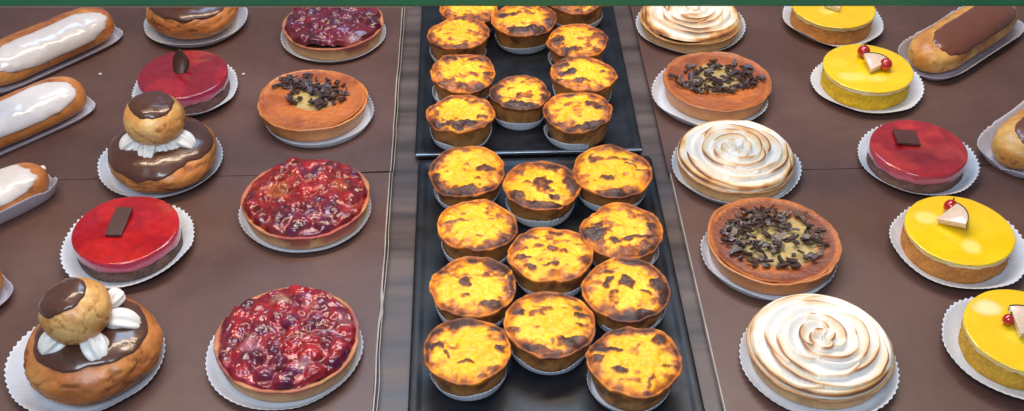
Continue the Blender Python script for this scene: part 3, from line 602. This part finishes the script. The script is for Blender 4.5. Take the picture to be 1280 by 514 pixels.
# ------------------------------------------------------------------ eclairs
def eclair(label, cx, cy, ang, seed, L=13.5, W=2.35, H=3.1, ice='white', walls=(1, 1), pw=2.75, shift=0, iw=.95, islen=.84):
    t = thing('eclair', label, 'eclair', cx, cy, 0, ang, 'eclairs in paper cases')
    n = 72
    s = np.linspace(-1, 1, 90)
    prof = lambda S_: np.sqrt(np.clip(1-np.abs(S_)**5.5, 0, 1))
    def surf(S_, P, off=0):
        w = prof(S_)
        lump = 1+.045*fbm(S_*3+seed, np.cos(P)*.9, np.sin(P)*.9, seed, 3)
        c, s_ = np.cos(P), np.sin(P)
        yy = np.sign(c)*np.abs(c)**.85*(W*w*lump+off*w**.3)
        zz = H*.46+np.sign(s_)*np.abs(s_)**.9*(H*.5*w**.8*lump+off*w**.3)
        zz = np.where(s_ < 0, H*.46+np.sign(s_)*np.abs(s_)**.8*(H*.42*w**.5), zz)
        xx = S_*L/2+.10*fbm(S_*2, P*0, 2, seed+3, 2)
        return xx, yy, zz
    u = np.sin(np.linspace(-.5, .5, 90)*PI)*.998
    SS, P = np.meshgrid(u, ell(n), indexing='ij')
    X, Y, Z = surf(SS, P)
    C = ramp(np.clip(.45+.5*fbm(X*.5, Y*.5, Z*.6+seed, seed+7, 4), 0, 1), CH if ice == 'white' else [(p, (c[0]*.95, c[1]*.88, c[2]*.7)) for p, c in CHP])
    spk = sst(.55, .8, fbm(X*1.6, Y*1.6, Z*1.6, seed+9, 3)); C = mixc(C, (.22,.08,.03), .7*spk)
    MB().grid(X, Y, Z, C, cap0=True, cap1=True).build('choux_bun', M['choux'], t)
    # icing: a disc-like grid mapped on to the top of the bun
    q = np.linspace(.02, 1, 30); Q, TH = np.meshgrid(q, ell(160), indexing='ij')
    ed = 1+.05*fbm(np.cos(TH)*3+seed, np.sin(TH)*3, 0, seed+11, 3)
    a, b = np.cos(TH), np.sin(TH)
    sx = np.sign(a)*np.abs(a)**.45*Q*islen*ed; ps = np.sign(b)*np.abs(b)**.75*Q*iw*ed
    o = .17*np.sqrt(np.clip(1-Q**7, 0, 1))-.05*(Q > .99)
    X, Y, Z = surf(sx, PI/2-shift-ps, o)
    Z = Z+.03*fbm(X*.8, Y*.8, seed, seed+13, 2)*(1-Q**4)
    col = (.66,.63,.64) if ice == 'white' else (.16,.052,.028)
    MB().grid(X, Y, Z, C3(col, X), cap0=True, flip=True).build('icing', M['icing'] if ice == 'white' else M['choc'], t)
    # paper trough
    TT, TH = np.meshgrid(np.concatenate([np.linspace(.05, 1, 5), 1+np.linspace(.1, 1, 9)]), ell(260), indexing='ij')
    w = np.clip(TT-1, 0, 1)
    a, b = np.cos(TH), np.sin(TH)
    base_x = np.sign(a)*np.abs(a)**.30*(L/2-.15); base_y = np.sign(b)*np.abs(b)**.6*(W*.86)
    wall = np.where(b < 0, walls[0], walls[1])*np.abs(b)**.3*.9+.35
    tt = np.clip(TT, 0, 1)
    zig = np.abs(((TH*66/(2*PI)) % 1)*2-1)*2-1
    X = base_x*tt+np.sign(a)*np.abs(a)**.6*w*.5; Y = base_y*tt+np.sign(b)*np.abs(b)**.5*(w*(pw-W*.86)+zig*.05*w)
    Z = .04+w**1.4*wall*(1+.12*fbm(a*2, b*2, seed, seed+15, 2))+zig*.05*w
    MB().grid(X, Y, Z, C3((.7,.7,.7), X), cap0=True).build('paper_case', M['paperl'], t, solid=.02)
    return t
eclair('white iced eclair at the back left corner, its paper standing up behind the icing', -39.6, 92.0, math.radians(46), 121, walls=(.25, 1.9), shift=-.80, iw=.82, H=3.5, W=2.5, pw=2.65)
eclair('white iced eclair second from the back on the left, with broad rounded icing end', -39.5, 80.3, math.radians(42), 122, walls=(.1, .1), shift=-.62, iw=.84, H=3.4, W=2.45, pw=2.45)
t = eclair('white iced eclair third from the back, deep in its paper with cream at the tip', -39.3, 68.8, math.radians(43), 123, walls=(1.5, .3), shift=-.40, W=2.1, H=2.9, pw=2.6, L=13)
# cream showing at the tip of the third one
mb = MB(); blob(mb, .35, .3, -.25, .3, 9, [(0, (.8,.72,.5)), (1, (.85,.8,.62))], bump=.15, flat=.8, bulge=.5); mb.build('cream_filling', M['cream'], t, (6.25, .1, 1.7))
eclair('sliver of a paper case at the left edge, beside the front cream puff', -39.75, 57.0, math.radians(43), 124, walls=(.5, .5), shift=-.25)
eclair('chocolate eclair at the back right corner of the right board', 45.7, 91.0, math.radians(39), 125, ice='choc', walls=(.5, 1.1), shift=-.45, L=14.5, W=2.5, H=3.2, pw=3.1, iw=.8, islen=.84)
eclair('chocolate eclair at the right edge beside the mottled mousse cake', 48.1, 76.6, math.radians(40), 126, ice='choc', walls=(.9, .9), shift=-.3, L=14, W=2.5, H=3.2, pw=3.4, iw=.8)

# ------------------------------------------------------------------ boards, trays, shelf, rail
def board(label, x0, x1, y0, y1, seed, z=0.0):
    xs = np.linspace(x0, x1, 70)
    lo = y0+0*xs; hi = y1+.0*xs
    if seed % 2: lo = y0+.02+np.clip(.13*fbm(xs*.12, xs*0+seed, 0, seed, 2), 0, .2)+(.16*np.exp(-((xs-x1)/3.0)**2) if x0 < 0 else 0)
    pts = [(x, y) for x, y in zip(xs, lo)]+[(x1, y1), (x0, y1)]
    mb = MB(); mb.prism(pts, z-.45, z, (.1,.06,.05))
    return mb.build('display_board', M['board'], None, smooth=False)
G = 'brown display boards under the pastries'
for lab, a in (('brown display board under the nearer pastries on the left', (-62, -7.32, 28, 73.9, 2)),
               ('brown display board under the farther pastries on the left', (-62, -7.32, 73.95, 108, 3)),
               ('brown display board under the nearer pastries on the right', (15.68, 66, 28, 73.0, 4)),
               ('brown display board under the farther pastries on the right', (15.5, 66, 73.05, 108, 5))):
    o = board(lab, *a); tagm(o, lab, 'display board', G)
    x0, x1, y0, y1, sd = a
    left = x0 < 0
    ex = x1 if left else x0
    ys = np.linspace(y0+.15, y1, 60); K = len(ys)
    wob = .05*fbm(ys*.22, ys*0, sd, sd, 3)
    if not left and y0 > 50: continue
    for k, (dx, w) in enumerate(((.05, .10), (.26, .05)) if left else ((-.05, .085),)):
        if not left: wob = wob*0
        c = ex+dx+wob*(1+k)
        if left and k == 0: c = c+.12*np.exp(-((ys-58.5)/1.3)**2)
        ww = w+(.16*np.exp(-((ys-58.5)/1.2)**2) if left and k == 0 else 0)*np.ones(K)
        X = np.stack([c-ww/2, c+ww/2, c+ww/2, c-ww/2], 1); Y = np.repeat(ys[:, None], 4, 1); Z = np.stack([ys*0+.025]*2+[ys*0-.40]*2, 1)
        MB().grid(X, Y, Z, C3((.4,.4,.4), X), cap0=True, cap1=True, flip=True).build('edge_strip', M['edge'], o, smooth=False)
# a few crumbs on the boards
rg = np.random.RandomState(4)
for lab, x, y in (('tiny white crumb on the board near the eclairs, behind the middle cream puff', -34.4, 89.4), ('tiny white crumb on the board beside the dark red mousse cake with the leaf', -21.3, 88.9)):
    mb = MB(); blob(mb, .16, .11, 0, .14, int(x*-3), [(0, (.7,.66,.6)), (1, (.75,.72,.66))], bump=.25, n=16, flat=.8)
    tagm(mb.build('crumb', M['crumb'], None, (x, y, .004)), lab, 'crumb')
# shelf
mb = MB(); mb.box(-64, 70, 26, 110, -1.6, -.55, (.1,.1,.1)); tagm(mb.build('counter_shelf', M['shelf'], smooth=False), kind='structure')
# a darker slot cover running along the right of the trays
def tray(label, x0, x1, y0, y1, z, rim, h, loc_name='black_tray'):
    t = thing(loc_name, label, 'tray', (x0+x1)/2, (y0+y1)/2, z, 0, 'black trays under the custard tarts')
    w, l = (x1-x0)/2, (y1-y0)/2
    # rounded rectangle loops
    def loop(dx, zz, cr=.5, k=6):
        P = []
        for sx, sy, a0 in ((1, 1, 0), (-1, 1, PI/2), (-1, -1, PI), (1, -1, 1.5*PI)):
            for j in range(k): a = a0+j/(k-1)*PI/2; P.append((sx*(w-dx-cr)+cr*math.cos(a), sy*(l-dx-cr)+cr*math.sin(a), zz))
        return P
    f = [loop(rim+.35, 0), loop(rim+.2, .02), loop(rim, h*.75), loop(rim-.15, h), loop(.18, h), loop(.06, h-.05), loop(0, h-.16), loop(0, -.35), loop(.3, -.4)]
    A = np.array(f); MB().grid(A[:, :, 0], A[:, :, 1], A[:, :, 2], C3((.02,.02,.02), A[:, :, 0]), cap0=True).build('tray_body', M['tray'], t)
    return t
tray('far black tray, holding the ten farther custard tarts, with a painted glint along its front', -5.3, 13.75, 76.0, 108, .0, .6, .12)
tray('near black tray, holding the eleven nearer custard tarts', -5.0, 14.35, 28, 75.5, -.10, .6, .14)
# glint on the far tray's near edge, put in as a bright metallic strip
t = [o for o in COL.objects if o.name.startswith('black_tray') and o.parent is None][0]
M['lip'] = mat('painted_lip_glint', .3, nvar=.15, nscale=.5, base=(.30,.33,.36), metal=.8)  # pale metallic colour stands for light caught on the black edge
MB().box(-9.45, 9.45, -.14, .10, -.10, .14, (.3,.3,.3)).build('lip_glint', M['lip'], t, (0, -16.0, .12), smooth=False, bevel=.04)
# green rail of the case front
t = thing('display_case_rail', 'green painted rail running across the top of the display case', 'rail', 2.79, 76.1, 13.9, math.atan2(-2.84, 77.4))
MB().box(-75, 75, 0, 1.6, 0, 3.4, (.1,.3,.2)).build('rail_bar', M['rail'], t, smooth=False, bevel=.25)
MB().box(-75, -7.5, .25, 1.4, -.16, -.003, (.5,.5,.4)).build('edge_trim', M['railu'], t, smooth=False, bevel=.03)

# ------------------------------------------------------------------ camera
cam = bpy.data.cameras.new('camera'); co = bpy.data.objects.new('camera', cam); COL.objects.link(co)
cam.sensor_width = 36; cam.lens = 36*1432/1280; cam.clip_start = .01; cam.clip_end = 50
co.location = (0, 0, 58*S); co.rotation_euler = (math.radians(90-39.89), 0, math.radians(-2.1))
scn.camera = co

# ------------------------------------------------------------------ light
w = bpy.data.worlds.new('World'); scn.world = w; w.use_nodes = True
w.node_tree.nodes['Background'].inputs[0].default_value = (.75, .82, 1, 1); w.node_tree.nodes['Background'].inputs[1].default_value = .24
def area(name, loc, target, sx, sy, power, col):
    l = bpy.data.lights.new(name, 'AREA'); l.shape = 'RECTANGLE'; l.size = sx*S; l.size_y = sy*S; l.energy = power; l.color = col
    o = bpy.data.objects.new(name, l); COL.objects.link(o); o.location = [q*S for q in loc]
    from mathutils import Vector
    d = Vector(target)-Vector(loc); o.rotation_euler = d.to_track_quat('-Z', 'Y').to_euler()
area('window_light', (-15, -22, 108), (3, 55, 0), 60, 40, 10.8, (.72, .86, 1.0))
area('case_lamp', (0, 84, 70), (3, 72, 0), 110, 5, 7.5, (1.0, .78, .55))
area('added_sheen_light', (0, 152, 140), (0, 52, 0), 80, 40, 10, (.32, .62, 1.0))  # added blue light, no real source, for bluish glass sheen on near tray
scn.view_settings.view_transform = 'Standard'; scn.view_settings.look = 'None'; scn.view_settings.exposure = 0; scn.view_settings.gamma = 1
scn.render.engine = 'CYCLES'
